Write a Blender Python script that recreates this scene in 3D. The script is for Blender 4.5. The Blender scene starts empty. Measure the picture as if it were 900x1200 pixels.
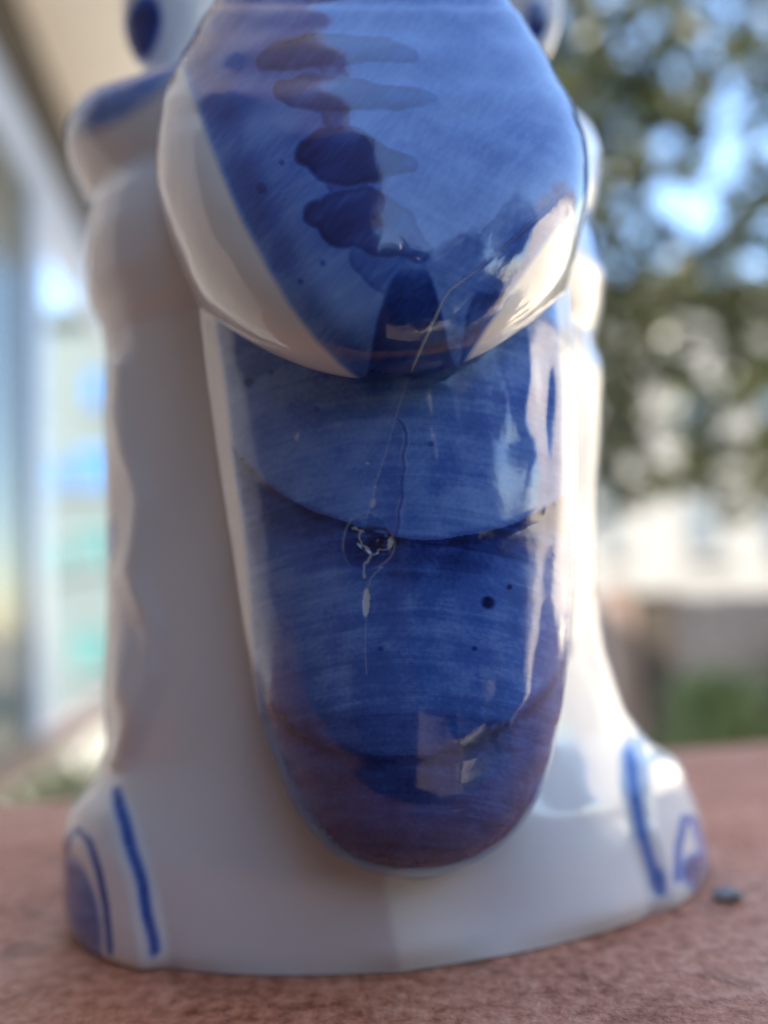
import bpy, math, random
import numpy as np
from mathutils import Matrix, Vector
random.seed(7); rng = np.random.default_rng(7)
scn = bpy.context.scene
COL = scn.collection
rad = math.radians

# ------------------------------------------------------------------ camera
F = 1000.0                                    # focal length in photo pixels (photo 900 x 1200)
PITCH, ROLL, CAM_H = rad(6), rad(3), 0.05
_f = np.array([0, math.cos(PITCH), math.sin(PITCH)])
_u0 = np.array([0, -math.sin(PITCH), math.cos(PITCH)])
_r0 = np.array([1.0, 0, 0])
_r = _r0 * math.cos(ROLL) - _u0 * math.sin(ROLL)
_u = _u0 * math.cos(ROLL) + _r0 * math.sin(ROLL)
CAM = np.array([0, 0, CAM_H])
cd = bpy.data.cameras.new('camera')
cam = bpy.data.objects.new('camera', cd); COL.objects.link(cam)
cd.sensor_fit = 'VERTICAL'; cd.sensor_height = 24.0; cd.lens = 24.0 * F / 1200
cd.clip_start = 0.01; cd.clip_end = 500
cd.dof.use_dof = True; cd.dof.focus_distance = 0.0975; cd.dof.aperture_fstop = 4.6
cd.dof.aperture_blades = 0
M4 = Matrix.Identity(4)
for i in range(3):
    M4[i][0], M4[i][1], M4[i][2], M4[i][3] = _r[i], _u[i], -_f[i], CAM[i]
cam.matrix_world = M4
scn.camera = cam

# ------------------------------------------------------------------ sky, sun, exposure
SUN = Vector((-0.60, -0.45, 0.62)).normalized()
w = bpy.data.worlds.new('World'); scn.world = w; w.use_nodes = True
nt = w.node_tree
sky = nt.nodes.new('ShaderNodeTexSky'); sky.sky_type = 'NISHITA'; sky.sun_disc = False
sky.sun_elevation = math.asin(SUN.z); sky.sun_rotation = math.atan2(SUN.x, SUN.y)
sky.air_density = 1.1; sky.dust_density = 0.3; sky.ozone_density = 2.2
bg = nt.nodes['Background']; bg.inputs[1].default_value = 0.15
nt.links.new(sky.outputs[0], bg.inputs[0])
sl = bpy.data.lights.new('sun', 'SUN'); sl.energy = 5.0; sl.angle = rad(0.5); sl.color = (1, 0.93, 0.82)
so = bpy.data.objects.new('sun', sl); COL.objects.link(so)
so.rotation_euler = (-SUN).to_track_quat('-Z', 'Y').to_euler()
so.location = SUN * 20
scn.view_settings.view_transform = 'Standard'; scn.view_settings.look = 'None'
scn.view_settings.exposure = 2.2; scn.view_settings.gamma = 1.0
scn.view_settings.use_curve_mapping = False
scn.cycles.use_denoising = True
scn.cycles.max_bounces = 8; scn.cycles.diffuse_bounces = 4; scn.cycles.glossy_bounces = 4
scn.cycles.transmission_bounces = 6; scn.cycles.transparent_max_bounces = 12
scn.cycles.sample_clamp_indirect = 6.0; scn.cycles.caustics_reflective = False

# ------------------------------------------------------------------ measuring helpers
def at(u, v, Y):
    """point of the place seen at photo pixel (u, v) and standing Y metres away"""
    d = _f + (u - 450) / F * _r + (600 - v) / F * _u
    return CAM + d * (Y / d[1])
def gnd(u, v, z=0.0):
    d = _f + (u - 450) / F * _r + (600 - v) / F * _u
    return CAM + d * ((z - CAM_H) / d[2])
def proj(P):
    D = P - CAM
    z = D @ _f
    return 450 + F * (D @ _r) / z, 600 - F * (D @ _u) / z
def sm(a, b, x):
    t = np.clip((x - a) / (b - a), 0, 1); return t * t * (3 - 2 * t)
def wav(x, y, seed, f=1.0, oct=3):
    """cheap smooth noise, about -1..1"""
    r = np.random.default_rng(seed); s = 0; amp = 1; tot = 0
    for o in range(oct):
        for k in range(4):
            a = r.uniform(0, 2 * math.pi); p = r.uniform(0, 6.28); ff = f * (2 ** o) * r.uniform(.7, 1.3)
            s = s + amp * np.sin((x * math.cos(a) + y * math.sin(a)) * ff + p)
        tot += amp * 2.2; amp *= 0.55
    return s / tot
def dist_poly(u, v, pts):
    """distance in photo pixels to a polyline, and signed side"""
    best = np.full(u.shape, 1e9)
    for (x0, y0), (x1, y1) in zip(pts[:-1], pts[1:]):
        dx, dy = x1 - x0, y1 - y0; L = dx * dx + dy * dy
        t = np.clip(((u - x0) * dx + (v - y0) * dy) / L, 0, 1)
        best = np.minimum(best, np.hypot(u - x0 - t * dx, v - y0 - t * dy))
    return best
def ell(u, v, cx, cy, rx, ry, ang=0, soft=.25):
    c, s = math.cos(rad(ang)), math.sin(rad(ang))
    x, y = (u - cx) * c + (v - cy) * s, -(u - cx) * s + (v - cy) * c
    d = np.hypot(x / rx, y / ry)
    return 1 - sm(1 - soft, 1 + soft, d)
def tab(x, xs, ys):
    """smooth (Catmull-Rom like) interpolation of a table"""
    xs = np.array(xs, float); ys = np.array(ys, float)
    m = np.gradient(ys, xs); x = np.clip(x, xs[0], xs[-1])
    i = np.clip(np.searchsorted(xs, x) - 1, 0, len(xs) - 2)
    h = xs[i + 1] - xs[i]; t = (x - xs[i]) / h
    return ((2*t**3 - 3*t**2 + 1) * ys[i] + (t**3 - 2*t**2 + t) * h * m[i]
            + (-2*t**3 + 3*t**2) * ys[i + 1] + (t**3 - t**2) * h * m[i + 1])

# ------------------------------------------------------------------ object helpers
def tag(o, label=None, cat=None, group=None, kind=None):
    if label: o['label'] = label
    if cat: o['category'] = cat
    if group: o['group'] = group
    if kind: o['kind'] = kind
    return o
def empty(name, loc=(0, 0, 0)):
    e = bpy.data.objects.new(name, None); COL.objects.link(e); e.location = loc; e.empty_display_size = .05
    return e
def mesh_obj(name, V, Fc, mat=None, parent=None, smooth=False):
    me = bpy.data.meshes.new(name)
    me.from_pydata([tuple(map(float, p)) for p in V], [], Fc)
    me.update()
    if smooth: me.polygons.foreach_set('use_smooth', [True] * len(me.polygons))
    if mat: me.materials.append(mat)
    o = bpy.data.objects.new(name, me); COL.objects.link(o)
    if parent:
        o.parent = parent; o.matrix_parent_inverse = Matrix.Translation(-Vector(parent.location))
    return o
def grid_obj(name, P, mat, parent=None, attrs=None, uv=None, wrap=False):
    """P: (rows, cols, 3) -> one smooth quad mesh, fast path"""
    n, m = P.shape[:2]
    me = bpy.data.meshes.new(name)
    idx = np.arange(n * m).reshape(n, m)
    if wrap: a, b, c, d = idx[:-1], np.roll(idx, -1, 1)[:-1], np.roll(idx, -1, 1)[1:], idx[1:]
    else: a, b, c, d = idx[:-1, :-1], idx[:-1, 1:], idx[1:, 1:], idx[1:, :-1]
    q = np.stack([a.ravel(), d.ravel(), c.ravel(), b.ravel()], 1).astype(np.int32)
    me.vertices.add(n * m); me.vertices.foreach_set('co', P.reshape(-1).astype(np.float32))
    me.loops.add(q.size); me.loops.foreach_set('vertex_index', q.ravel())
    me.polygons.add(len(q)); me.polygons.foreach_set('loop_start', np.arange(0, q.size, 4, dtype=np.int32))
    me.polygons.foreach_set('use_smooth', np.ones(len(q), bool))
    me.update(calc_edges=True); me.validate()
    for k, A in (attrs or {}).items():
        at_ = me.attributes.new(k, 'FLOAT', 'POINT'); at_.data.foreach_set('value', A.reshape(-1).astype(np.float32))
    if uv is not None:
        at_ = me.attributes.new('brush', 'FLOAT_VECTOR', 'POINT')
        B = np.zeros((n * m, 3), np.float32); B[:, :2] = uv.reshape(-1, 2)
        at_.data.foreach_set('vector', B.ravel())
    me.materials.append(mat)
    o = bpy.data.objects.new(name, me); COL.objects.link(o)
    if parent:
        o.parent = parent; o.matrix_parent_inverse = Matrix.Translation(-Vector(parent.location))
    return o
def normals(P):
    du = np.gradient(P, axis=1); dv = np.gradient(P, axis=0)
    N = np.cross(du, dv); L = np.linalg.norm(N, axis=2, keepdims=True) + 1e-12
    return N / L
BOXF = [(0, 3, 2, 1), (4, 5, 6, 7), (0, 1, 5, 4), (1, 2, 6, 5), (2, 3, 7, 6), (3, 0, 4, 7)]
def box(name, o, ax, ay, az, mat, parent=None, bev=0.0):
    """box from corner o along three edge vectors"""
    o, ax, ay, az = (np.array(k, float) for k in (o, ax, ay, az))
    V = [o, o + ax, o + ax + ay, o + ay, o + az, o + ax + az, o + ax + ay + az, o + ay + az]
    ob = mesh_obj(name, V, BOXF, mat, parent)
    if bev:
        b = ob.modifiers.new('bevel', 'BEVEL'); b.width = bev; b.segments = 3
    return ob

# ------------------------------------------------------------------ materials
def new_mat(name):
    m = bpy.data.materials.new(name); m.use_nodes = True
    return m, m.node_tree, m.node_tree.nodes['Principled BSDF']
def N(nt, t, **kw):
    n = nt.nodes.new(t)
    for k, v in kw.items(): setattr(n, k, v)
    return n
def ramp(nt, fac, stops, interp='LINEAR'):
    r = N(nt, 'ShaderNodeValToRGB'); r.color_ramp.interpolation = interp
    el = r.color_ramp.elements
    while len(el) < len(stops): el.new(0.5)
    for e, (p, c) in zip(el, stops):
        e.position = p; e.color = (*c, 1)
    nt.links.new(fac, r.inputs[0]); return r.outputs[0]
def math_n(nt, op, a, b=None, c=None, clamp=False):
    n = N(nt, 'ShaderNodeMath', operation=op); n.use_clamp = clamp
    for i, x in enumerate((a, b, c)):
        if x is None: continue
        if hasattr(x, 'links'): nt.links.new(x, n.inputs[i])
        else: n.inputs[i].default_value = x
    return n.outputs[0]
def noise(nt, vec, scale, detail=3, rough=.55, dist=0.0):
    n = N(nt, 'ShaderNodeTexNoise'); n.inputs['Scale'].default_value = scale
    n.inputs['Detail'].default_value = detail; n.inputs['Roughness'].default_value = rough
    n.inputs['Distortion'].default_value = dist
    if vec is not None: nt.links.new(vec, n.inputs['Vector'])
    return n.outputs['Fac']
def plain(name, col, rough=.6, var=.25, scale=8.0, metallic=0.0, bump=0.0, spec=.5):
    m, t, p = new_mat(name)
    tc = N(t, 'ShaderNodeTexCoord')
    f = noise(t, tc.outputs['Object'], scale, 5)
    c0 = tuple(x * (1 - var) for x in col); c1 = tuple(min(1, x * (1 + var)) for x in col)
    t.links.new(ramp(t, f, [(.3, c0), (.7, c1)]), p.inputs['Base Color'])
    p.inputs['Roughness'].default_value = rough; p.inputs['Metallic'].default_value = metallic
    p.inputs['Specular IOR Level'].default_value = spec
    if bump:
        b = N(t, 'ShaderNodeBump'); b.inputs['Strength'].default_value = .5; b.inputs['Distance'].default_value = bump
        t.links.new(noise(t, tc.outputs['Object'], scale * 4, 4), b.inputs['Height']); t.links.new(b.outputs[0], p.inputs['Normal'])
    return m
def glaze_material():
    """white ceramic with cobalt brushwork under a clear glossy glaze; how thickly the
    cobalt was brushed on, painted tier shade and sky wash included, is stored per vertex, the bristle streaks come from noise"""
    m, t, p = new_mat('painted_glazed_ceramic')
    co = N(t, 'ShaderNodeAttribute', attribute_name='cobalt').outputs['Fac']
    br = N(t, 'ShaderNodeAttribute', attribute_name='brush').outputs['Vector']
    wr = N(t, 'ShaderNodeAttribute', attribute_name='wear_glint').outputs['Fac']
    mp = N(t, 'ShaderNodeMapping'); mp.inputs['Scale'].default_value = (1.8, 30, 1); t.links.new(br, mp.inputs['Vector'])
    mp2 = N(t, 'ShaderNodeMapping'); mp2.inputs['Scale'].default_value = (7, 160, 1); t.links.new(br, mp2.inputs['Vector'])
    s1 = noise(t, mp.outputs[0], 1.0, 4, .6, .4); s2 = noise(t, mp2.outputs[0], 1.0, 3, .6, .2)
    s3 = noise(t, br, 9.0, 4, .6, .3); s4 = noise(t, br, 75.0, 3, .6)
    tot = math_n(t, 'MULTIPLY_ADD', s1, .80, -.40)
    tot = math_n(t, 'MULTIPLY_ADD', s2, .12, math_n(t, 'SUBTRACT', tot, .06))
    tot = math_n(t, 'MULTIPLY_ADD', s3, .95, math_n(t, 'SUBTRACT', tot, .475))
    tot = math_n(t, 'MULTIPLY_ADD', s4, .50, math_n(t, 'SUBTRACT', tot, .25))
    k = math_n(t, 'ADD', tot, 1.0)
    den = math_n(t, 'MULTIPLY', co, k, clamp=True)
    col = ramp(t, den, [(0, (.81, .80, .785)), (.06, (.62, .64, .69)), (.25, (.19, .32, .66)), (.45, (.060, .135, .45)),
                        (.65, (.028, .060, .26)), (.85, (.014, .028, .15)), (1, (.009, .015, .075))])
    # exposed body / white scars and a painted glint where the glaze is chipped
    mx = N(t, 'ShaderNodeMix', data_type='RGBA'); t.links.new(wr, mx.inputs[0]); t.links.new(col, mx.inputs[6])
    mx.inputs[7].default_value = (.62, .60, .60, 1)
    tcw = N(t, 'ShaderNodeTexCoord')
    pin = ramp(t, noise(t, tcw.outputs['Object'], 520, 1, .4), [(.80, (0, 0, 0)), (.86, (.5, .5, .5))])
    cloud = ramp(t, noise(t, tcw.outputs['Object'], 38, 4, .6), [(.45, (0, 0, 0)), (.85, (.22, .22, .22))])
    blot = math_n(t, 'ADD', pin, cloud)
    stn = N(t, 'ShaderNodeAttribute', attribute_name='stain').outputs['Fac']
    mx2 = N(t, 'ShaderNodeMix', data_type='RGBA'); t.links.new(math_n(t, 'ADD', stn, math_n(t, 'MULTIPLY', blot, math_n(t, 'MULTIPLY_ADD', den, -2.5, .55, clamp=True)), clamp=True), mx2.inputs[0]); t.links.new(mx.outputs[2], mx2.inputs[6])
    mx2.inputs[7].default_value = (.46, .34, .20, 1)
    t.links.new(mx2.outputs[2], p.inputs['Base Color'])
    p.inputs['Roughness'].default_value = .10
    p.inputs['IOR'].default_value = 1.6
    p.inputs['Specular IOR Level'].default_value = .5
    p.inputs['Coat Weight'].default_value = .35; p.inputs['Coat IOR'].default_value = 1.5; p.inputs['Coat Roughness'].default_value = .03
    tc = N(t, 'ShaderNodeTexCoord')
    b = N(t, 'ShaderNodeBump'); b.inputs['Strength'].default_value = .35; b.inputs['Distance'].default_value = .0009
    h = math_n(t, 'MULTIPLY_ADD', noise(t, tc.outputs['Object'], 900, 2, .5), .05, noise(t, tc.outputs['Object'], 95, 2, .5))
    t.links.new(h, b.inputs['Height']); t.links.new(b.outputs[0], p.inputs['Normal']); t.links.new(b.outputs[0], p.inputs['Coat Normal'])
    return m
MAT_GLAZE = glaze_material()
def ledge_material():
    m, t, p = new_mat('terracotta_ledge')
    tc = N(t, 'ShaderNodeTexCoord'); o = tc.outputs['Object']
    a = noise(t, o, 28, 5, .6); b_ = noise(t, o, 420, 4, .7); c = noise(t, o, 95, 5, .65, .5)
    base = ramp(t, math_n(t, 'MULTIPLY_ADD', b_, .75, math_n(t, 'MULTIPLY_ADD', a, .5, -.125)),
                [(.34, (.28, .075, .03)), (.5, (.64, .25, .14)), (.64, (.80, .39, .25))])
    dirt = ramp(t, c, [(.58, (0, 0, 0)), (.72, (1, 1, 1))])
    mx = N(t, 'ShaderNodeMix', data_type='RGBA'); t.links.new(math_n(t, 'MULTIPLY', dirt, .7), mx.inputs[0]); t.links.new(base, mx.inputs[6])
    mx.inputs[7].default_value = (.16, .065, .035, 1)
    t.links.new(mx.outputs[2], p.inputs['Base Color'])
    p.inputs['Roughness'].default_value = .5
    bm = N(t, 'ShaderNodeBump'); bm.inputs['Strength'].default_value = .7; bm.inputs['Distance'].default_value = .0008
    t.links.new(math_n(t, 'ADD', b_, math_n(t, 'MULTIPLY', c, .8)), bm.inputs['Height']); t.links.new(bm.outputs[0], p.inputs['Normal'])
    return m
MAT_LEDGE = ledge_material()
MAT_SOFFIT = plain('soffit_render', (.86, .79, .72), .9, .05, 3)
MAT_WALL = plain('beige_render', (.52, .48, .45), .9, .1, 3)
MAT_FRAME = plain('pale_metal_frame', (.36, .43, .56), .3, .06, 6)  # bluish base colour carries the sky's reflection on the frame
MAT_DARK = plain('dark_rail', (.035, .026, .02), .6, .2, 6)
MAT_RAIL = plain('brown_rail', (.17, .12, .10), .6, .15, 6)
MAT_FLOOR = plain('floor_tiles', (.11, .082, .078), .5, .2, 5)
MAT_GROUND = plain('ground', (.30, .27, .22), .9, .3, .6)
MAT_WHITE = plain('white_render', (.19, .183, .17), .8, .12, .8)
MAT_CREAM = plain('cream_render', (.80, .68, .50), .8, .08, .5)
MAT_CYAN = plain('pale_green_render', (.095, .12, .116), .8, .1, .5)
MAT_WIN = plain('window_glass', (.07, .09, .11), .1, .3, .7)
MAT_BLUEWIN = plain('blue_window_glass', (.035, .12, .27), .3, .2, .7)
MAT_GREENWIN = plain('green_window_glass', (.045, .12, .115), .3, .2, .7)
MAT_FENCE = plain('grey_fence', (.026, .024, .028), .8, .25, 1.5)
MAT_BARK = plain('bark', (.12, .075, .05), .9, .4, 6, bump=.01)
MAT_STONE = plain('grey_stone', (.36, .32, .29), .8, .6, 300)
def leaf_mat(name, c0, c1):
    m, t, p = new_mat(name)
    oi = N(t, 'ShaderNodeNewGeometry')
    t.links.new(ramp(t, oi.outputs['Random Per Island'], [(0, c0), (1, c1)]), p.inputs['Base Color'])
    p.inputs['Roughness'].default_value = .38
    p.inputs['Transmission Weight'].default_value = 0.0
    tr = N(t, 'ShaderNodeBsdfTranslucent'); tr.inputs[0].default_value = (.08, .10, .02, 1)
    ms = N(t, 'ShaderNodeMixShader'); ms.inputs[0].default_value = .3
    t.links.new(p.outputs[0], ms.inputs[1]); t.links.new(tr.outputs[0], ms.inputs[2])
    t.links.new(ms.outputs[0], t.nodes['Material Output'].inputs[0])
    return m
MAT_LEAF = leaf_mat('olive_leaves', (.020, .025, .008), (.065, .066, .022))
MAT_LEAF2 = leaf_mat('bright_leaves', (.07, .12, .035), (.20, .25, .09))
def pane_mat():
    m, t, p = new_mat('tinted_pane')
    p.inputs['Base Color'].default_value = (.085, .10, .088, 1); p.inputs['Roughness'].default_value = .12; p.inputs['Specular IOR Level'].default_value = .25
    tr = N(t, 'ShaderNodeBsdfTransparent'); tr.inputs[0].default_value = (.42, .48, .44, 1)
    ms = N(t, 'ShaderNodeMixShader'); ms.inputs[0].default_value = .8
    t.links.new(tr.outputs[0], ms.inputs[1]); t.links.new(p.outputs[0], ms.inputs[2])
    t.links.new(ms.outputs[0], t.nodes['Material Output'].inputs[0])
    return m
MAT_PANE = pane_mat()

# ------------------------------------------------------------------ the setting: ledge, balcony, ground
LB0, LB1 = gnd(0, 940), gnd(900, 866)                  # far edge of the ledge
ex = (LB1 - LB0) / np.linalg.norm(LB1 - LB0); ey = np.array([-ex[1], ex[0], 0])
mid = (LB0 + LB1) / 2
def ledge_mesh():
    # one slab with softly rounded far edge and slightly uneven top
    nx, prof = 160, []
    W = .178
    for k in range(60): prof.append((-W + (W - .006) * k / 59, 0.0))
    for k in range(1, 9):
        a = math.pi / 2 * k / 8; prof.append((-.006 + .006 * math.sin(a), -.006 + .006 * math.cos(a)))
    prof.append((0, -.07)); prof.append((-W, -.07)); prof.append((-W, 0.0))
    P = np.zeros((len(prof), nx, 3))
    xs = np.linspace(-.75, .9, nx)
    for i, (y, z) in enumerate(prof):
        P[i] = mid + ex * xs[:, None] + ey * y + np.array([0, 0, z])
    return P
lo = grid_obj('ledge', ledge_mesh(), MAT_LEDGE); tag(lo, kind='structure')
lo.data.polygons.foreach_set('use_smooth', [False] * len(lo.data.polygons))
MAT_PAR = plain('parapet_render', (.36, .22, .17), .9, .15, 4)
pa = box('parapet_wall', mid - ex * .74 - ey * .17 + np.array([0, 0, -.95]), ex * 1.63, ey * .16, (0, 0, .88), MAT_PAR); tag(pa, kind='structure')

# balcony frame of reference: s along the building, l to the left of the camera
d310 = _f + (310 - 450) / F * _r; d310 = d310 + _u * (-d310[2] / _u[2]); d310[2] = 0
bs = d310 / np.linalg.norm(d310); bl = np.array([-bs[1], bs[0], 0])
def bp(s, l, z): return CAM * [1, 1, 0] + bs * s + bl * l + np.array([0, 0, CAM_H + z])
zz = np.array([0, 0, 1.0])
sf = box('ceiling', bp(-3, .15, 2.2), bs * 8.5, bl * .87, zz * .25, MAT_SOFFIT); tag(sf, kind='structure')
MAT_UNSEEN_DARK = plain('dark_unseen_wall', (.14, .12, .11), .6, .2, 4)  # added dark finish for unseen walls, keeps the glaze reflections dark
wl = box('wall', bp(.30, .80, -1.0), bs * 1.45, bl * .2, zz * 3.2, MAT_WALL)
w3 = box('wall', bp(-.75, .80, -1.0), bs * 1.048, bl * .2, zz * 3.2, MAT_UNSEEN_DARK); tag(w3, kind='structure'); tag(wl, kind='structure')  # unseen stretch of wall, darkened for its reflection in the glaze
w2 = box('wall', bp(-.95, .10, -1.0), bs * .2, bl * .90, zz * 3.198, MAT_UNSEEN_DARK); tag(w2, kind='structure')  # added end wall out of view, cuts the light from behind
fl = box('balcony_floor', bp(-3, -.6, -1.06), bs * 3.1, bl * 1.4, zz * .06, MAT_FLOOR); tag(fl, kind='structure')
gr = mesh_obj('ground', [(-150, -100, -3.2), (150, -100, -3.2), (150, 250, -3.2), (-150, 250, -3.2)], [(0, 1, 2, 3)], MAT_GROUND); tag(gr, kind='structure')

# glazed screen on the left
gs = empty('glazed_screen', bp(1.76, .85, -.5)); tag(gs, 'pale metal framed glazed screen along the left of the balcony', 'glazed screen')
box('top_beam', bp(1.76, .80, 1.60), bs * 3.6, bl * .10, zz * .24, MAT_FRAME, gs)
box('dark_rail', bp(1.76, .785, 1.842), bs * 3.6, bl * .10, zz * .356, MAT_DARK, gs)
box('bottom_rail', bp(1.76, .80, -.52), bs * 3.6, bl * .10, zz * .10, MAT_RAIL, gs)
box('post', bp(3.2, .802, -.418), bs * .18, bl * .08, zz * 2.016, MAT_FRAME, gs)
box('pane', bp(1.764, .83, -.418), bs * 1.434, bl * .008, zz * 2.016, MAT_PANE, gs)

# ------------------------------------------------------------------ the figurine
fig = empty('ceramic_figurine', (0, .16, 0))
tag(fig, 'glossy white ceramic figurine with cobalt blue brushwork, cracked and chipped, on the terracotta ledge', 'figurine')

# ---- body: stacked rounded rolls that flare into a foot with two paws
vL = [(30, 330), (40, 275), (50, 235), (63, 190), (90, 150), (140, 107), (185, 95), (240, 105), (285, 129), (310, 122), (345, 119), (385, 125), (410, 138), (450, 142), (600, 143),
      (800, 140), (870, 137), (900, 122), (930, 106), (970, 91), (1040, 83), (1095, 86)]
vR = [(30, 480), (40, 545), (50, 590), (62, 625), (85, 655), (115, 690), (150, 709), (190, 712), (240, 702), (270, 691), (300, 703), (340, 712), (370, 708), (400, 700), (450, 707), (520, 705),
      (600, 702), (700, 700), (760, 711), (800, 724), (840, 742), (870, 764), (895, 788), (940, 806), (1015, 826)]
YB = .156
ysh = lambda v: YB - .024 * float(np.clip((185 - v) / 95, 0, 1))          # the shoulders round forward at the top
pl = np.array([at(u, v, ysh(v) if v < 850 else YB - .012 * (v - 850) / 250) for v, u in vL])
pr = np.array([at(u, v, ysh(v) + (.0 if v < 850 else .004)) for v, u in vR])
zb = np.concatenate([[0.0], np.linspace(.0004, .004, 8), np.linspace(.005, min(pl[0, 2], pr[0, 2]), 330)])
o_ = np.argsort(pl[:, 2]); xl = np.interp(zb, pl[o_, 2], pl[o_, 0])
o_ = np.argsort(pr[:, 2]); xr = np.interp(zb, pr[o_, 2], pr[o_, 0])
k_ = np.hanning(9); k_ /= k_.sum()
pad = lambda a: np.convolve(np.pad(a, 4, 'edge'), k_, 'valid')
xl, xr = pad(xl), pad(xr)
top = 1 - .75 * sm(zb[-1] - .018, zb[-1], zb) ** 2
cx = (xl + xr) / 2; ax = (xr - xl) / 2
ax = ax * (1 - .03 * (1 - sm(0, .0022, zb)))
arch = lambda c, h: np.sqrt(np.clip(1 - ((zb - c) / h) ** 2, 0, 1))
lobe = np.convolve(np.pad(.0065 * arch(.108, .0115) + .009 * arch(.138, .0195), 3, 'edge'), np.ones(7) / 7, 'valid')
by = tab(zb, [0, .012, .03, .05, .09, .13, .15, .17], [.0392, .0395, .0365, .035, .034, .033, .030, .02]) * top + lobe * .6
cy = tab(zb, [0, .012, .03, .05, .09, .13, .17], [.162, .162, .160, .158, .157, .157, .158])
ne = tab(zb, [0, .02, .04, .17], [2.2, 2.2, 2.2, 2.2])
NT = 720
th = np.linspace(0, 2 * math.pi, NT, endpoint=False)
ct, st = np.cos(th), np.sin(th)
e = (2 / ne)[:, None]
PX = np.sign(ct) * np.abs(ct) ** e; PY = np.sign(st) * np.abs(st) ** e
yaw = rad(6.5)
LX, LY = PX * ax[:, None], PY * by[:, None]
# keel down the middle of the front, scalloped side frills, raised paws at the foot
front = sm(0, -.5, st)[None, :]
keel = .0016 * np.exp(-np.abs(LX + .001) / .010) * front * (1 - sm(.03, .05, zb))[:, None]
LY = LY - keel
BX = cx[:, None] + LX * math.cos(yaw * 1) - LY * math.sin(yaw) * .0
BY = cy[:, None] + LY + LX * math.tan(yaw)
B = np.stack([BX, BY, np.repeat(zb[:, None], NT, 1)], 2)
NB = normals(np.concatenate([B[:, -1:], B, B[:, :1]], 1))[:, 1:-1]
if (NB[100, 0] @ np.array([1, 0, 0])) < 0: NB = -NB
u, v = proj(B); vis = sm(.0, -.25, NB[..., 1])
frL = [(141, 430), (140, 480), (150, 530), (166, 585), (163, 630), (155, 668), (166, 700), (178, 735), (177, 790), (160, 845), (140, 890)]
frR = [(700, 420), (694, 500), (690, 560), (693, 620), (690, 700), (700, 770), (722, 830), (750, 875)]
rel = .0009 * np.exp(-(dist_poly(u, v, frL) / 13) ** 2) + .0007 * np.exp(-(dist_poly(u, v, frR) / 8) ** 2)
rel = rel + .0016 * np.exp(-((u - 150) / 18) ** 2 - ((v - 800) / 55) ** 2)
pawL = [(139, 925), (152, 965), (166, 1010), (178, 1060), (187, 1112)]
pawR = [(735, 880), (739, 920), (748, 975), (760, 1015), (770, 1045)]
rel = rel + .0022 * sm(14, -14, u - np.interp(v, [p[1] for p in pawL], [p[0] for p in pawL])) * sm(905, 960, v) * (u < 400)
rel = rel + .0020 * sm(-12, 14, u - np.interp(v, [p[1] for p in pawR], [p[0] for p in pawR])) * sm(860, 905, v) * (u > 500)
wob = .00035 * wav(B[..., 0] * 1000, B[..., 2] * 1000, 3, .22, 2)
B = B + NB * (rel * vis + wob * sm(0, .004, zb)[:, None])[..., None]
B[..., 2] = np.maximum(B[..., 2], 0.0002)
# brushwork on the body
co = np.zeros(u.shape)
wv = 2.5 * np.sin(v * .09)
co = np.maximum(co, .54 * sm(5.2, 1.4, dist_poly(u + wv * .3, v, pawL)))
arc1 = [(86, 1100), (86, 1060), (90, 1010), (100, 980), (110, 972), (121, 985), (131, 1015), (138, 1055), (143, 1105)]
co = np.maximum(co, .58 * sm(5.5, 1.5, dist_poly(u, v, arc1)))
co = np.maximum(co, .44 * ell(u, v, 107, 1078, 25, 74, -6, .15) * (v < 1108))
co = np.maximum(co, .34 * sm(5.5, 1.5, dist_poly(u, v, pawR)))
co = np.maximum(co, .38 * ell(u, v, 766, 1030, 5, 16, -14, .5))
arcR = [(782, 1030), (783, 990), (789, 960), (798, 962), (806, 990), (815, 1020)]
co = np.maximum(co, .35 * sm(6, 2.5, dist_poly(u, v, arcR)))
co = np.maximum(co, .7 * ell(u, v, 808, 1020, 20, 20, 20, .4))
co = np.maximum(co, .36 * ell(u, v, 138, 112, 60, 24, -33, .6)); co = np.maximum(co, .3 * sm(9, 1, dist_poly(u, v, [(150, 98), (190, 84), (240, 62)])))
co = np.maximum(co, .50 * ell(u, v, 676, 96, 32, 18, 42, .5))
co = np.maximum(co, .36 * ell(u, v, 702, 272, 14, 34, 0, .5))
co = np.maximum(co, .4 * ell(u, v, 131, 632, 5, 22, 0, .5))
co = co * sm(.15, -.1, NB[..., 1])
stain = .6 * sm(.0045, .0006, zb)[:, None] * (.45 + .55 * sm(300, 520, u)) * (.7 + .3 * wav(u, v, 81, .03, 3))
uvb = np.stack([u / 300, v / 900], 2)
grid_obj('body', B, MAT_GLAZE, fig, {'cobalt': co, 'wear_glint': co * 0, 'stain': stain}, uvb, wrap=True)
def cap(name, ring, z, mat):
    n = len(ring); c = ring.mean(0)
    return mesh_obj(name, list(ring) + [c], [((i + 1) % n, i, n) for i in range(n)], mat, fig)
MAT_BISQUE = plain('bare_clay_foot', (.50, .42, .34), .9, .15, 120)
cap('underside', B[0, ::4] + [0, 0, .0001], 0, MAT_BISQUE)
cap('crown_cap', B[-1, ::4], 0, MAT_BISQUE)

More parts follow.
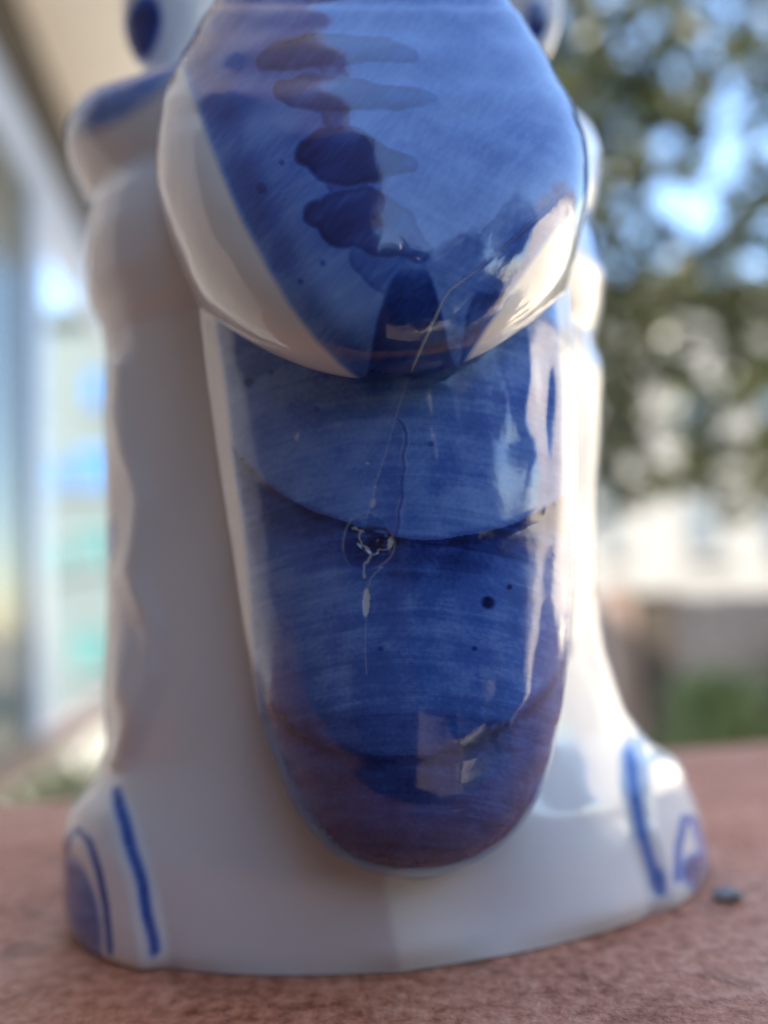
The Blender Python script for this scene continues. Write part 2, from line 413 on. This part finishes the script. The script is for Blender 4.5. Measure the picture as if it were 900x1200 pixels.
# ---- front panel: long rounded tongue with overlapping tiers, hanging from under the breast
v_r = [250, 300, 360, 450, 550, 650, 750, 830, 880, 930, 970, 1000, 1012, 1020, 1026, 1029.5, 1031]
L_r = [222, 226, 233, 243, 257, 272, 287, 300, 314, 334, 358, 384, 401, 419, 440, 458, 480]
R_r = [660, 664, 668, 674, 677, 674, 668, 661, 652, 637, 615, 590, 573, 556, 533, 512, 486]
Yf_r = [.103, .101, .0995, .0985, .0982, .0984, .0986, .0991, .0998, .1010, .1026, .1048, .1065, .1082, .1100, .1116, .1134]
YE = .120
tip = at(480, 1031, .1145)
def smooth(a, n):
    k = np.hanning(n); k /= k.sum(); h = n // 2
    pre = a[0] + (a[0] - a[1:h + 1])[::-1]; post = a[-1] + (a[-1] - a[-h - 1:-1])[::-1]
    return np.convolve(np.concatenate([pre, a, post]), k, 'valid')
NR, NC = 900, 620
vd = np.linspace(250, 1031, 3000)
Ld, Rd, Yd = (smooth(np.interp(vd, v_r, a), 121) for a in (L_r, R_r, Yf_r))
k930 = np.searchsorted(vd, 925); xe_ = np.clip((vd - 925) / 106, 0, 1)
w_ = (Rd - Ld) / 2; c_ = (Rd + Ld) / 2
sl_ = (w_[k930] - w_[k930 - 60]) / (vd[k930] - vd[k930 - 60])
we_ = (w_[k930] + sl_ * (vd - 925) * (1 - xe_) ** .5) * np.sqrt(np.maximum(1 - xe_ ** 2.0, 0))
w_ = np.where(vd > 925, we_, w_); c_ = np.where(vd > 925, c_[k930] + (482 - c_[k930]) * xe_, c_)
Ld, Rd = c_ - w_, c_ + w_
md = 455 + (vd - 250) * .03
eL = np.array([at(a, v, YE - .004) for a, v in zip(Ld, vd)]); eR = np.array([at(a, v, YE - .004) for a, v in zip(Rd, vd)])
fC = np.array([at(a, v, y) for a, v, y in zip(md, vd, Yd)])
ztop, ztip = fC[0, 2], at(482, 1031, YE - .004)[2]
xx = np.linspace(0, 1, NR)
zc = ztop + (ztip - ztop) * np.where(xx < .8, xx / .8 * .86, .86 + .14 * (1 - (1 - (xx - .8) / .2) ** 2))
xl_ = np.interp(-zc, -eL[:, 2], eL[:, 0]); xr_ = np.interp(-zc, -eR[:, 2], eR[:, 0]); yf = np.interp(-zc, -fC[:, 2], fC[:, 1])
yf = smooth(yf, 31); rr = xx
tipk = np.clip((xx - .90) / .10, 0, 1)
yf = yf + (YE - .0005 - yf) * (1 - np.sqrt(1 - tipk ** 2.5))
xr_[-1] = xl_[-1] = (xl_[-2] + xr_[-2]) / 2
tt = np.linspace(-rad(112), rad(112), NC)
S, Cn = np.sin(tt), np.cos(tt)
S2 = np.where(np.abs(tt) > math.pi / 2, np.sign(tt) * (1 - (1 - np.abs(S)) * .6), S)
xm, xa = (xl_ + xr_) / 2, (xr_ - xl_) / 2
T = np.zeros((len(rr), NC, 3))
T[..., 0] = xm[:, None] + xa[:, None] * S2
Cp = np.sign(Cn) * np.abs(Cn) ** .92
T[..., 1] = YE - (YE - yf)[:, None] * Cp
T[..., 2] = zc[:, None]
NTg = normals(T)
if NTg[300, NC // 2, 1] > 0: NTg = -NTg
u, v = proj(T)
tier1 = [(225, 440), (252, 490), (280, 535), (320, 572), (370, 600), (430, 622), (490, 632), (520, 633), (560, 626), (600, 613), (640, 596), (662, 580), (690, 555)]
tier2 = [(280, 740), (305, 800), (322, 832), (350, 858), (400, 880), (450, 888), (500, 884), (550, 870), (600, 846), (640, 810), (670, 760)]
def side(u, v, pts): return v - np.interp(u, [p[0] for p in pts], [p[1] for p in pts])
d1 = side(u, v, tier1); d2 = side(u, v, tier2)
d1 = d1 + 1.5 * np.sin(u * .05); d2 = d2 + 2 * np.sin(u * .043 + 1)
rel = np.zeros(u.shape)
rel += .00020 * sm(12, -9, d1) * sm(-190, -10, d1)              # tier edge stands proud, then falls away
rel += .00024 * sm(22, -16, d2) * sm(-170, -10, d2)
# rolled rim down both edges
edge = np.abs(S2)[None, :] * np.ones_like(u)
rel *= sm(.90, .62, edge)
rel += .0006 * np.exp(-((np.abs(tt)[None, :] - rad(74)) / rad(7)) ** 2) * sm(900, 700, v)
# uneven hand-pressed surface, stronger on the right shoulder
rel += .00010 * wav(u, v, 11, .02, 3) + .00002 * wav(u, v * .5, 12, .08, 2)
ripple = np.exp(-((u - 632) / 32) ** 2 - ((v - 450) / 80) ** 2)
rel += .00030 * ripple * wav(u * 1.3, v * .6, 14, .06, 2)
rel += .00028 * ell(u, v, 610, 470, 20, 34, 18, .8) - .00022 * ell(u, v, 640, 430, 12, 46, -8, .8)
rel += .00028 * ell(u, v, 655, 520, 9, 90, 2, .9)
# glaze run, crack and the chip
run = [(465, 490), (472, 497), (476, 508), (476, 520), (472, 534), (474, 548), (471, 566), (472, 584), (467, 600), (468, 612), (464, 628)]
crackT = [(520, 350), (500, 396), (486, 428), (477, 446), (467, 478), (461, 500), (452, 532), (441, 565), (436, 590), (430, 606)]
inside = (u > np.interp(v, [p[1] for p in crackT], [p[0] for p in crackT])) & (u < np.interp(v, [p[1] for p in run], [p[0] for p in run])) & (v > 490) & (v < 628)
dr = dist_poly(u, v, run); dc = dist_poly(u, v, crackT)
rel -= .000012 * inside * sm(0, 5, dr) * sm(0, 10, dc)
rel -= .000012 * np.exp(-(dc / 1.0) ** 2)
rel += .00001 * np.exp(-((dr - 2) / 2.0) ** 2)
cu, cv = 431, 636
ang = np.arctan2(v - cv, u - cu); rc = np.hypot(u - cu, (v - cv) * .93)
R0 = 30 + 1.5 * np.sin(ang * 3 + 1)
chip = sm(1.5, -1.5, rc - R0)
core = ell(u, v, 441, 634, 24, 15, 14, .12) * 1.0
rough = wav(u, v, 21, .25, 3)
rel -= .00004 * chip + core * (.00016 + .00009 * np.sign(rough) * np.abs(rough) ** .5)
lens_ = ell(u, v, 429, 706, 4.2, 17, 3, .3)
rel -= .00012 * lens_
fade = sm(-.05, -.4, NTg[..., 1]) * sm(1, .95, rr)[:, None]
T = T + NTg * (rel * fade)[..., None]
# cobalt density, with the shade under the tier steps painted in
Lb = np.interp(v, [340, 375, 450, 530, 620, 700, 780, 835, 870], [246, 252, 263, 273, 285, 293, 300, 305, 250])
Rb = np.interp(v, [340, 375, 450, 540, 620, 680, 720], [648, 651, 656, 660, 666, 676, 760])
inb = sm(-4, 7, u - Lb) * sm(5, -5, u - Rb)
den = np.full(u.shape, .47)
den = np.where(d1 < 0, .41 + .06 * sm(-60, -150, d1), .56)
den = np.where(d1 > 0, .80 - .25 * sm(0, 70, d1) - .04 * sm(60, 120, d1), den)  # soft shade below the upper tier step, painted as denser blue
den = den + np.where((d1 > 0) & (d2 < 0), -.04 * sm(-30, -90, d2) * sm(30, 90, d1), 0)
den = np.where(d2 > 0, .63 - .05 * sm(0, 60, d2) + .12 * sm(60, 130, d2), den)
den += (.20 * np.exp(-((d1 - 3) / 7) ** 2) + .24 * np.exp(-((d2 - 1) / 11) ** 2)) * sm(.97, .85, edge)  # step shadow along both tier edges, painted into the blue
den += .05 * wav(u, v * 2.5, 31, .02, 3)
den += .12 * np.exp(-(np.abs(v - 395 - .0) / 40) ** 2) * sm(330, 250, u)
band = wav(u * .15, (v + .0009 * (u - 470) ** 2) * 1.0, 33, .11, 3)
den += .07 * band * sm(820, 900, v) + .03 * band
den = np.where(v > 1000, den + .1 * sm(1000, 1025, v), den)
# paler bleed along the lower left edge where the brush missed
bleed = dist_poly(u, v, [(302, 845), (312, 890), (330, 940), (352, 975), (380, 1004)])
den = den - .30 * np.exp(-(bleed / 7) ** 2)
den = den * inb
for (a, b, r_, k) in ((292, 448, 5.5, .4), (333, 412, 4, .3), (572, 706, 7, .7), (597, 688, 3, .5), (318, 436, 3, .3), (556, 760, 3, .3), (446, 760, 3, .3), (372, 480, 3.5, .2), (505, 520, 3, .2)):
    den = den + k * ell(u, v, a, b, r_, r_ * .95, 0, .5)
den = np.where(inside, den + .05 + .05 * sm(520, 620, v), den)
den += .18 * np.exp(-(dr / 1.4) ** 2)
den = den + .10 * chip * (1 - core) + core * (.22 + .16 * rough)
den = np.where(core > .4, den * (1 - .25 * sm(.0, .6, wav(u, v, 23, .3, 2))), den)
den = np.where(lens_ > .5, den * .2, den)
wear_glint = .30 * np.exp(-((dist_poly(u, v, crackT) - .2) / .75) ** 2) * (.5 + .5 * sm(-.4, .5, wav(u, v, 41, .12, 2)))
wear_glint = np.maximum(wear_glint, .30 * np.exp(-((rc - R0) / 1.2) ** 2) * sm(-.8, .6, np.sin(ang * 2 + .8) + .5 * rough))
fr1 = [(416, 618), (424, 622), (419, 632), (428, 640), (434, 652), (428, 664), (426, 676)]
fr2 = [(434, 648), (444, 646), (455, 642), (460, 630)]
fr3 = [(446, 664), (436, 676), (430, 690)]
for pth, k, wd in ((fr1, .75, 1.3), (fr2, .5, 1.0), (fr3, .35, 1.1)):
    j = dist_poly(u + 2.5 * wav(u, v, 51, .35, 2), v + 2.5 * wav(u, v, 52, .35, 2), pth)
    wear_glint = np.maximum(wear_glint, k * np.exp(-(j / wd) ** 2))
wear_glint = np.maximum(wear_glint, .75 * ell(u + 2 * rough, v + 3 * rough, 457, 637, 3.6, 7, 18, .3))  # pale glint inside the chip, a painted highlight
wear_glint = np.maximum(wear_glint, .42 * lens_ * (.6 + .4 * sm(431, 427, u)))
wear_glint = np.maximum(wear_glint, .25 * np.exp(-(dist_poly(u, v, [(429, 722), (428, 760), (430, 790)]) / .8) ** 2))
for (a, b, rx, ry) in ((437, 590, 3, 6), (431, 543, 2.2, 1.6), (440, 571, 1.5, 1.5), (349, 512, 2.6, 5)):
    wear_glint = np.maximum(wear_glint, .6 * ell(u, v, a, b, rx, ry, 15, .4))
wear_glint = np.maximum(wear_glint, .16 * np.exp(-((dr - 3.0) / 1.2) ** 2) * sm(490, 510, v) * sm(-.6, .4, wav(u, v, 43, .1, 2)))
uvt = np.stack([u / 430, (v + .0011 * (u - 480) ** 2 * -1) / 430], 2)
grid_obj('front_panel', T, MAT_GLAZE, fig, {'cobalt': np.clip(den * (.88 + .20 * sm(780, 900, v)), 0, 1.2), 'wear_glint': wear_glint * fade}, uvt)

# ---- breast: swelling form above the panel, its lower lip overlapping it
rows = [  # v centre, v side, u left, u right, Y front
    (-150, -120, 372, 468, .121), (-110, -90, 318, 505, .114), (-60, -50, 278, 545, .1085), (0, 0, 244, 590, .1025), (70, 60, 214, 630, .0965), (150, 125, 189, 662, .0912), (230, 185, 182, 687, .0885),
    (310, 240, 190, 690, .0879), (375, 290, 206, 682, .0890), (415, 326, 221, 673, .0908), (436, 346, 230, 668, .0938), (446, 358, 237, 664, .0975), (442, 352, 244, 659, .1005)]
YE2 = .119
rz = np.array([at(450, a, y)[2] for a, b, c, d, y in rows])
rzs = np.array([(at(c, b, YE2 - .003)[2] + at(d, b, YE2 - .003)[2]) / 2 for a, b, c, d, y in rows])
rxl = np.array([at(c, b, YE2 - .004)[0] for a, b, c, d, y in rows]); rxr = np.array([at(d, b, YE2 - .004)[0] for a, b, c, d, y in rows])
ry = np.array([r_[4] for r_ in rows])
key = np.concatenate([[0], np.cumsum(np.hypot(np.diff(rz), np.diff(ry)))])
NR2 = 620
kk = np.linspace(0, key[-1], NR2)
f_ = lambda a: smooth(tab(kk, key, a), 41)
z0, z1, xa0, xa1, y0 = f_(rz), f_(rzs), f_(rxl), f_(rxr), f_(ry)
tt2 = np.linspace(-rad(115), rad(115), 620); S = np.sin(tt2); Cn = np.cos(tt2)
H = np.zeros((NR2, 620, 3))
H[..., 0] = ((xa0 + xa1) / 2)[:, None] + ((xa1 - xa0) / 2)[:, None] * np.where(np.abs(tt2) > math.pi / 2, np.sign(tt2) * (1 - (1 - np.abs(S)) * .7), S)
H[..., 1] = YE2 - (YE2 - y0)[:, None] * np.sign(Cn) * np.abs(Cn) ** .95
H[..., 2] = z0[:, None] + (z1 - z0)[:, None] * np.abs(S) ** 2.0
NH = normals(H)
if NH[300, 310, 1] > 0: NH = -NH
u, v = proj(H)
rel = .00022 * wav(u, v, 61, .012, 2) + .00006 * wav(u, v, 62, .05, 2)
rel += .0004 * sm(14, -8, v + 6) * sm(-40, -6, v)                                  # collar at the top
rel += -.0002 * np.exp(-((v - 4) / 9) ** 2) + .00010 * np.cos((v - 62) / 52 * 6.283) * sm(175, 110, v)
crackH = [(664, 215), (640, 245), (600, 282), (560, 316), (528, 340), (520, 352), (500, 396), (486, 428), (478, 446)]
dc = dist_poly(u, v, crackH)
sd = u - np.interp(v, [p[1] for p in crackH], [p[0] for p in crackH])
rel += .00006 * sm(-8, 8, sd) * sm(200, 240, v) * sm(380, 320, v)
rel -= .000014 * np.exp(-(dc / 1.0) ** 2)
fade = sm(-.02, -.3, NH[..., 1])
H = H + NH * (rel * fade)[..., None]
# brushwork: blue field between two white crescents, dark comma strokes, a dark wedge at the foot
Lw = np.interp(v, [-100, 60, 90, 130, 200, 260, 310, 360, 400, 428, 450], [150, 205, 218, 232, 258, 284, 310, 340, 370, 398, 430])
Rw = np.interp(v, [-100, 160, 215, 245, 280, 320, 360, 400, 432, 450], [760, 720, 690, 672, 640, 612, 586, 560, 540, 520])
inb = sm(-6, 9, u - Lw) * sm(5, -5, u - Rw)
den = .36 + .07 * wav(u, v, 71, .013, 3) - .10 * ell(u, v, 375, 335, 60, 40, 30, .8) + .05 * sm(300, 100, v)
den += .14 * np.exp(-((u - Lw - 28) / 20) ** 2) + .12 * np.exp(-((u - Rw + 22) / 18) ** 2)
def stroke(pts, amt):
    """one loaded-brush mark: (u, v, half width) along its path; pools darker at the rim"""
    global den
    ww = 5 * wav(u, v, int(pts[0][0]), .045, 3); w2 = 3 * wav(u, v, int(pts[0][1]), .11, 2)
    sd_ = np.full(u.shape, 1e9)
    for (x0, y0, r0), (x1, y1, r1) in zip(pts[:-1], pts[1:]):
        dx, dy = x1 - x0, y1 - y0
        t = np.clip(((u - x0) * dx + (v - y0) * dy) / (dx * dx + dy * dy), 0, 1)
        sd_ = np.minimum(sd_, np.hypot(u - x0 - t * dx, v - y0 - t * dy) - (r0 + (r1 - r0) * t))
    sd_ = sd_ - 4 + ww * .8 + w2 * .8
    m_ = sm(8, -6, sd_)
    body_ = amt * (.86 + .16 * np.exp(-((sd_ + 4) / 4) ** 2) + .14 * wav(u, v * 3, int(pts[1][0]), .02, 3))
    body_ = body_ * (1 - .30 * sm(420, 520, u))  # marks thinned towards the right, a painted wash of sky reflection
    den = np.maximum(den, body_ * m_)
stroke([(308, 74, 7), (335, 66, 14), (370, 60, 18), (410, 58, 17), (450, 62, 12), (482, 68, 5)], .72)
stroke([(332, 104, 9), (352, 108, 17), (385, 112, 20), (420, 112, 18), (470, 112, 12), (508, 114, 5)], .74)
stroke([(362, 180, 12), (385, 180, 27), (410, 184, 30), (440, 188, 22), (480, 192, 9)], .76)
stroke([(376, 252, 15), (400, 256, 30), (430, 258, 36), (460, 270, 28), (492, 292, 13)], .78)
stroke([(385, 80, 10), (395, 100, 14), (392, 128, 16), (398, 150, 15), (405, 170, 18), (408, 215, 20), (415, 240, 18)], .60)
stroke([(520, 150, 16), (560, 172, 24), (590, 200, 14)], .50)
stroke([(436, 300, 26), (470, 330, 24), (500, 340, 12)], .56)
wedge = sm(-5, 5, u - np.interp(v, [300, 340, 380, 440], [470, 452, 440, 428])) * sm(5, -5, u - np.interp(v, [300, 350, 400, 445], [500, 515, 526, 538])) * sm(290, 340, v)
den = np.maximum(den, .85 * wedge)
wedge2 = sm(-5, 4, u - np.interp(v, [330, 370, 425], [560, 545, 538])) * sm(4, -4, u - Rw) * sm(325, 350, v)
den = np.maximum(den, .70 * wedge2)
den = np.where((v > 420), np.maximum(den, .55 * sm(420, 440, v)), den)
den = den * inb
den += .25 * np.exp(-(dc / 1.6) ** 2) * inb
for (a, b, r_) in ((306, 220, 6), (378, 308, 3.5), (438, 254, 2.5), (352, 330, 3), (330, 190, 3)):
    den = den + .22 * ell(u, v, a, b, r_, r_, 0, .5)
den = np.where(v < -8, np.maximum(den, .4), den)
wear_glint = .5 * np.exp(-((dc - .2) / 1.0) ** 2) * sm(300, 345, v) + .2 * np.exp(-(dc / 1.0) ** 2)
uvh = np.stack([(u * .7 + v * .5) / 430, (v - .5 * np.abs(u - 470)) / 1300], 2)
grid_obj('breast', H, MAT_GLAZE, fig, {'cobalt': np.clip(den, 0, 1.2), 'wear_glint': wear_glint * fade}, uvh)

# ---- small rounded ears standing behind the shoulders
def ear(cu_, cv_, ru, rv, Y, spot, ang):
    c = at(cu_, cv_, Y); k = Y / F * 1.02
    n, m = 60, 90
    P = np.zeros((n, m, 3)); a = np.linspace(.02, math.pi - .02, n)[:, None]; b = np.linspace(0, 2 * math.pi, m, endpoint=False)[None]
    X, Z, D = np.sin(a) * np.cos(b) * ru * k, np.cos(a) * rv * k * np.ones_like(b), np.sin(a) * np.sin(b) * ru * k * .7
    g = rad(ang)
    P[..., 0] = c[0] + X * math.cos(g) - Z * math.sin(g); P[..., 2] = c[2] + X * math.sin(g) + Z * math.cos(g); P[..., 1] = c[1] + D
    u, v = proj(P)
    co = .75 * ell(u, v, *spot, .25) * (P[..., 1] < c[1])
    grid_obj('ear', P, MAT_GLAZE, fig, {'cobalt': co, 'wear_glint': co * 0}, np.stack([u / 300, v / 900], 2), wrap=True)
ear(205, 5, 62, 95, .150, (166, 34, 20, 38, 14), -12)
ear(628, 10, 32, 78, .150, (629, 24, 11, 20, 0), -8)

# ------------------------------------------------------------------ a bit of grit on the ledge
pc = gnd(853, 1056)
def pebble(c, r, seed):
    n, m = 14, 20
    a = np.linspace(.05, math.pi - .05, n)[:, None]; b = np.linspace(0, 2 * math.pi, m, endpoint=False)[None]
    R = r * (1 + .22 * wav(a * 3 + b * 0, b * 2 + a * 0, seed, 1.0, 2))
    P = np.stack([c[0] + R * np.sin(a) * np.cos(b) * 1.25, c[1] + R * np.sin(a) * np.sin(b), c[2] + r * .55 + R * np.cos(a) * np.ones_like(b) * .6], 2)
    return grid_obj('pebble', P, MAT_STONE, None, None, None, wrap=True)
tag(pebble(pc, .0018, 5), 'small grey pebble lying on the ledge right of the figurine', 'pebble')

# ------------------------------------------------------------------ background beyond the ledge
def leaves(name, pts, size, mat, parent, seed):
    r = np.random.default_rng(seed); n = len(pts)
    a = r.normal(size=(n, 3)); a /= np.linalg.norm(a, axis=1, keepdims=True)
    b = np.cross(a, r.normal(size=(n, 3))); b /= np.linalg.norm(b, axis=1, keepdims=True)
    s = size * r.uniform(.6, 1.3, (n, 1))
    V = np.stack([pts - a * s, pts + b * s * .55, pts + a * s, pts - b * s * .55], 1).reshape(-1, 3)
    me = bpy.data.meshes.new(name)
    me.vertices.add(n * 4); me.vertices.foreach_set('co', V.ravel().astype(np.float32))
    me.loops.add(n * 4); me.loops.foreach_set('vertex_index', np.arange(n * 4, dtype=np.int32))
    me.polygons.add(n); me.polygons.foreach_set('loop_start', np.arange(0, n * 4, 4, dtype=np.int32))
    me.update(calc_edges=True); me.materials.append(mat)
    o = bpy.data.objects.new(name, me); COL.objects.link(o); o.parent = parent
    o.matrix_parent_inverse = Matrix.Translation(-Vector(parent.location))
    return o
def limb(V, Fc, p0, p1, r0, r1, n=8):
    p0, p1 = np.array(p0, float), np.array(p1, float); d = p1 - p0; d /= np.linalg.norm(d)
    a = np.cross(d, [.3, .9, .2]); a /= np.linalg.norm(a); b = np.cross(d, a); k = len(V)
    for p, r_ in ((p0, r0), (p1, r1)):
        for i in range(n):
            t = 2 * math.pi * i / n; V.append(p + (a * math.cos(t) + b * math.sin(t)) * r_)
    for i in range(n): Fc.append((k + i, k + (i + 1) % n, k + n + (i + 1) % n, k + n + i))
def tree(label, root, height, clumps, nleaf, size, seed, mat, rtrunk=.12):
    """clumps: list of (centre, radius); limbs run from the trunk to the clumps"""
    t = empty('tree', root); tag(t, label, 'tree', 'trees around the balcony')
    V, Fc = [], []; root = np.array(root, float)
    r = np.random.default_rng(seed)
    fork = root + np.array([r.uniform(-.1, .1), 0, height])
    prev = root; k = 5
    for i in range(1, k + 1):
        p = root + (fork - root) * i / k + np.array([r.uniform(-.04, .04), r.uniform(-.04, .04), 0])
        limb(V, Fc, prev, p, rtrunk * (1 - .1 * (i - 1)), rtrunk * (1 - .1 * i)); prev = p
    for c, cr in clumps:
        c = np.array(c); m_ = (prev + c) / 2 + np.array([0, 0, .12 * np.linalg.norm(c - prev)])
        limb(V, Fc, prev, m_, rtrunk * .32, rtrunk * .2, 6); limb(V, Fc, m_, c, rtrunk * .2, rtrunk * .05, 6)
    mesh_obj('trunk', V, Fc, MAT_BARK, t, smooth=True)
    tot = sum(cr ** 2 for c, cr in clumps); pts = []
    for c, cr in clumps:
        n = int(nleaf * cr ** 2 / tot)
        nb = max(4, int(n / 45)); d = r.normal(size=(nb, 3)); d /= np.linalg.norm(d, axis=1, keepdims=True)
        bc = np.array(c) + d * cr * (r.uniform(.1, 1, (nb, 1)) ** .5)
        for q in bc: pts.append(q + r.normal(size=(n // nb, 3)) * cr * .22)
    leaves('crown', np.concatenate(pts), size, mat, t, seed + 1)
    return t
# right-hand tree: rooted behind the figurine, its crown fills the upper right with small gaps of sky
Yt = 4.6
def crown_points(n, seed):
    r = np.random.default_rng(seed); out = []
    while len(out) < n:
        uu, vq = r.uniform(540, 1150), r.uniform(-190, 625)
        p = .62
        p -= .42 * math.exp(-((uu - 830) / 110) ** 2 - ((vq - 215) / 105) ** 2)          # thin patch of the crown
        p -= .30 * math.exp(-((uu - 730) / 30) ** 2 - ((vq - 30) / 50) ** 2)
        p += .35 * math.exp(-((uu - 690) / 60) ** 2 - ((vq - 130) / 90) ** 2)
        p += .25 * math.exp(-((uu - 740) / 90) ** 2 - ((vq - 345) / 35) ** 2)
        p *= 1 if vq < 530 else max(0, 1 - (vq - 530) / 90)
        if r.uniform() < p: out.append(at(uu, vq, Yt + r.uniform(-.5, .6)))
    return np.array(out)
rb = at(600, 760, Yt); rb[2] = -3.2
t = empty('tree', rb); tag(t, 'olive green tree filling the upper right, blue sky between its leaves', 'tree', 'trees around the balcony')
V, Fc = [], []; prev = rb
for k in range(1, 6):
    q = rb + np.array([.04 * math.sin(k * 2), .03 * math.cos(k), .75 * k]); limb(V, Fc, prev, q, .13 - .012 * k, .12 - .012 * k); prev = q
for (uu, vq) in ((720, 40), (850, 80), (900, 380), (760, 420), (620, -100), (980, 180), (560, 200)):
    c = at(uu, vq, Yt + .1); m_ = (prev + c) / 2 + np.array([0, 0, .15]); limb(V, Fc, prev, m_, .035, .02, 6); limb(V, Fc, m_, c, .02, .006, 6)
mesh_obj('trunk', V, Fc, MAT_BARK, t, smooth=True)
cp = crown_points(1400, 4)
leaves('crown', np.concatenate([q + rng.normal(size=(24, 3)) * .036 for q in cp]), .042, MAT_LEAF, t, 6)

def house(name, label, mat, x0, x1, v0, v1, Y, depth, wins, wmat, group=None):
    """block whose front wall spans photo columns x0..x1 and whose roof is at v0, standing on the ground at distance Y"""
    a, b = at(x0, v0, Y), at(x1, v0, Y); zt = (a[2] + b[2]) / 2; zg = -3.2
    t = empty(name, ((a[0] + b[0]) / 2, Y + depth / 2, zg)); tag(t, label, 'building', group)
    box('wall', (a[0], Y, zg), (b[0] - a[0], 0, 0), (0, depth, 0), (0, 0, zt - zg), mat, t)
    box('roof', (a[0] - .3, Y - .3, zt), (b[0] - a[0] + .6, 0, 0), (0, depth + .6, 0), (0, 0, .35), mat, t)
    for (p0, p1, q0, q1, wm) in wins:
        c0, c1 = at(p0, q0, Y), at(p1, q1, Y)
        wf = box('window', (c0[0], Y - .05, c1[2]), (c1[0] - c0[0], 0, 0), (0, .1, 0), (0, 0, c0[2] - c1[2]), wm, t)
        box('sill', (c0[0] - .1, Y - .16, c1[2] - .12), (c1[0] - c0[0] + .2, 0, 0), (0, .14, 0), (0, 0, .12), MAT_WHITE, t)
    return t
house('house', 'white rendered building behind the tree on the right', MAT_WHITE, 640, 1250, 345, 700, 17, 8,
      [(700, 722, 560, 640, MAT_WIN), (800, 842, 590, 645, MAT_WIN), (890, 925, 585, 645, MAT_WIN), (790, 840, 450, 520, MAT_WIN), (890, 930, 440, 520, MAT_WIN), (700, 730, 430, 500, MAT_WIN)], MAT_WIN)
house('apartment_block', 'pale green apartment block with blue windows seen past the glazed screen', MAT_CYAN, -60, 330, 372, 800, 26, 10,
      [(100, 122, 438, 478, MAT_BLUEWIN), (90, 128, 525, 572, MAT_BLUEWIN), (92, 128, 620, 662, MAT_GREENWIN), (84, 128, 738, 785, MAT_GREENWIN),
       (60, 78, 540, 575, MAT_BLUEWIN), (60, 80, 640, 670, MAT_GREENWIN)], MAT_BLUEWIN)
# grey boarded fence on the right
fc = empty('fence', at(780, 800, 8.5) * [1, 1, 0] + [0, 0, -3.2]); tag(fc, 'dark grey boarded fence below the white building', 'fence')
fx0, fx1 = at(600, 700, 8.5)[0], at(1200, 700, 8.5)[0]; ftop = at(790, 698, 8.5)[2]
nb = 22; bwid = (fx1 - fx0) / nb
for i in range(nb):
    box('board', (fx0 + i * bwid, 8.5, -3.2), (bwid * .93, 0, 0), (0, .03, 0), (0, 0, ftop + 3.2 + random.uniform(-.02, .02)), MAT_FENCE, fc)
box('rail', (fx0, 8.535, -1.0), (fx1 - fx0, 0, 0), (0, .05, 0), (0, 0, .1), MAT_FENCE, fc)
for (p0, p1, q0, wm, lab) in ((712, 742, 694, MAT_RAIL, 'brown timber post before the dark fence, nearest the figurine'), (748, 790, 702, MAT_DARK, 'thick dark post before the fence, left of the bright shrub')):
    a, b = at(p0, q0, 6.6), at(p1, q0, 6.6)
    t = empty('post', ((a[0] + b[0]) / 2, 6.65, -3.2)); tag(t, lab, 'post', 'posts by the fence')
    w_p = b[0] - a[0]
    box('shaft', (a[0], 6.6, -3.2), (w_p, 0, 0), (0, w_p, 0), (0, 0, a[2] + 3.2), wm, t, .01)
    box('cap', (a[0] - .02, 6.58, a[2]), (w_p + .04, 0, 0), (0, w_p + .04, 0), (0, 0, .05), wm, t, .008)
# shrubs
def shrub(label, u0, v0, Y, rp, n, seed, mat, size=.03):
    c = at(u0, v0, Y); t = empty('shrub', (c[0], c[1], -3.2)); tag(t, label, 'shrub', 'shrubs beyond the ledge')
    r = np.random.default_rng(seed); R = rp * Y / F
    V, Fc = [], []
    for k in range(7): limb(V, Fc, (c[0], c[1], -3.2), c + r.normal(size=3) * R * .4, .03, .008, 6)
    mesh_obj('stem', V, Fc, MAT_BARK, t)
    nb = 30; d = r.normal(size=(nb, 3)) * R * .45 + c
    pts = np.concatenate([q + r.normal(size=(n // nb, 3)) * R * .25 for q in d]); 
    leaves('foliage', pts, size, mat, t, seed)
shrub('bright green shrub in front of the dark fence', 838, 850, 5.2, 60, 3000, 91, MAT_LEAF2)
shrub('mixed green shrub at the right picture edge by the fence', 930, 840, 5.6, 60, 2400, 92, MAT_LEAF)
shrub('green shrub below the glazed screen rail on the left', 60, 975, 5.0, 90, 3500, 93, MAT_LEAF)
for k, (hx, hy) in enumerate(((.75, -3.3), (2.4, -3.0), (3.6, -1.4))):
    rb = np.array([hx, hy, -3.2])
    cl = [((hx + random.uniform(-.8, .8), hy + random.uniform(-.6, .6), -.1 + random.uniform(-1.6, 1.75)), random.uniform(.5, .75)) for q in range(17)]
    tree(('dark leafy tree behind the balcony, mirrored in the middle of the glaze', 'dark leafy tree right of the balcony, second of three mirrored in the glaze', 'dark leafy tree right of the balcony, nearest the cream building')[k],
         rb, 2.4, cl, 15000, .085, 15 + k, MAT_LEAF, .12)
# sunlit cream building off to the right, mirrored in the glaze
t = empty('house', (10, 4, -3.2)); tag(t, 'sunlit cream building standing right of the balcony, mirrored in the glaze', 'building')
box('wall', (10, -.3, -3.2), (8, 0, 0), (0, 12, 0), (0, 0, 7.2), MAT_CREAM, t)
box('roof', (9.8, -.5, 4.0), (8.4, 0, 0), (0, 12.4, 0), (0, 0, .4), MAT_WHITE, t)
for i in range(4):
    for z in (-2.6,):
        box('window', (9.94, 1.0 + i * 2.8, z), (.1, 0, 0), (0, 1.1, 0), (0, 0, 1.4), MAT_WIN, t)
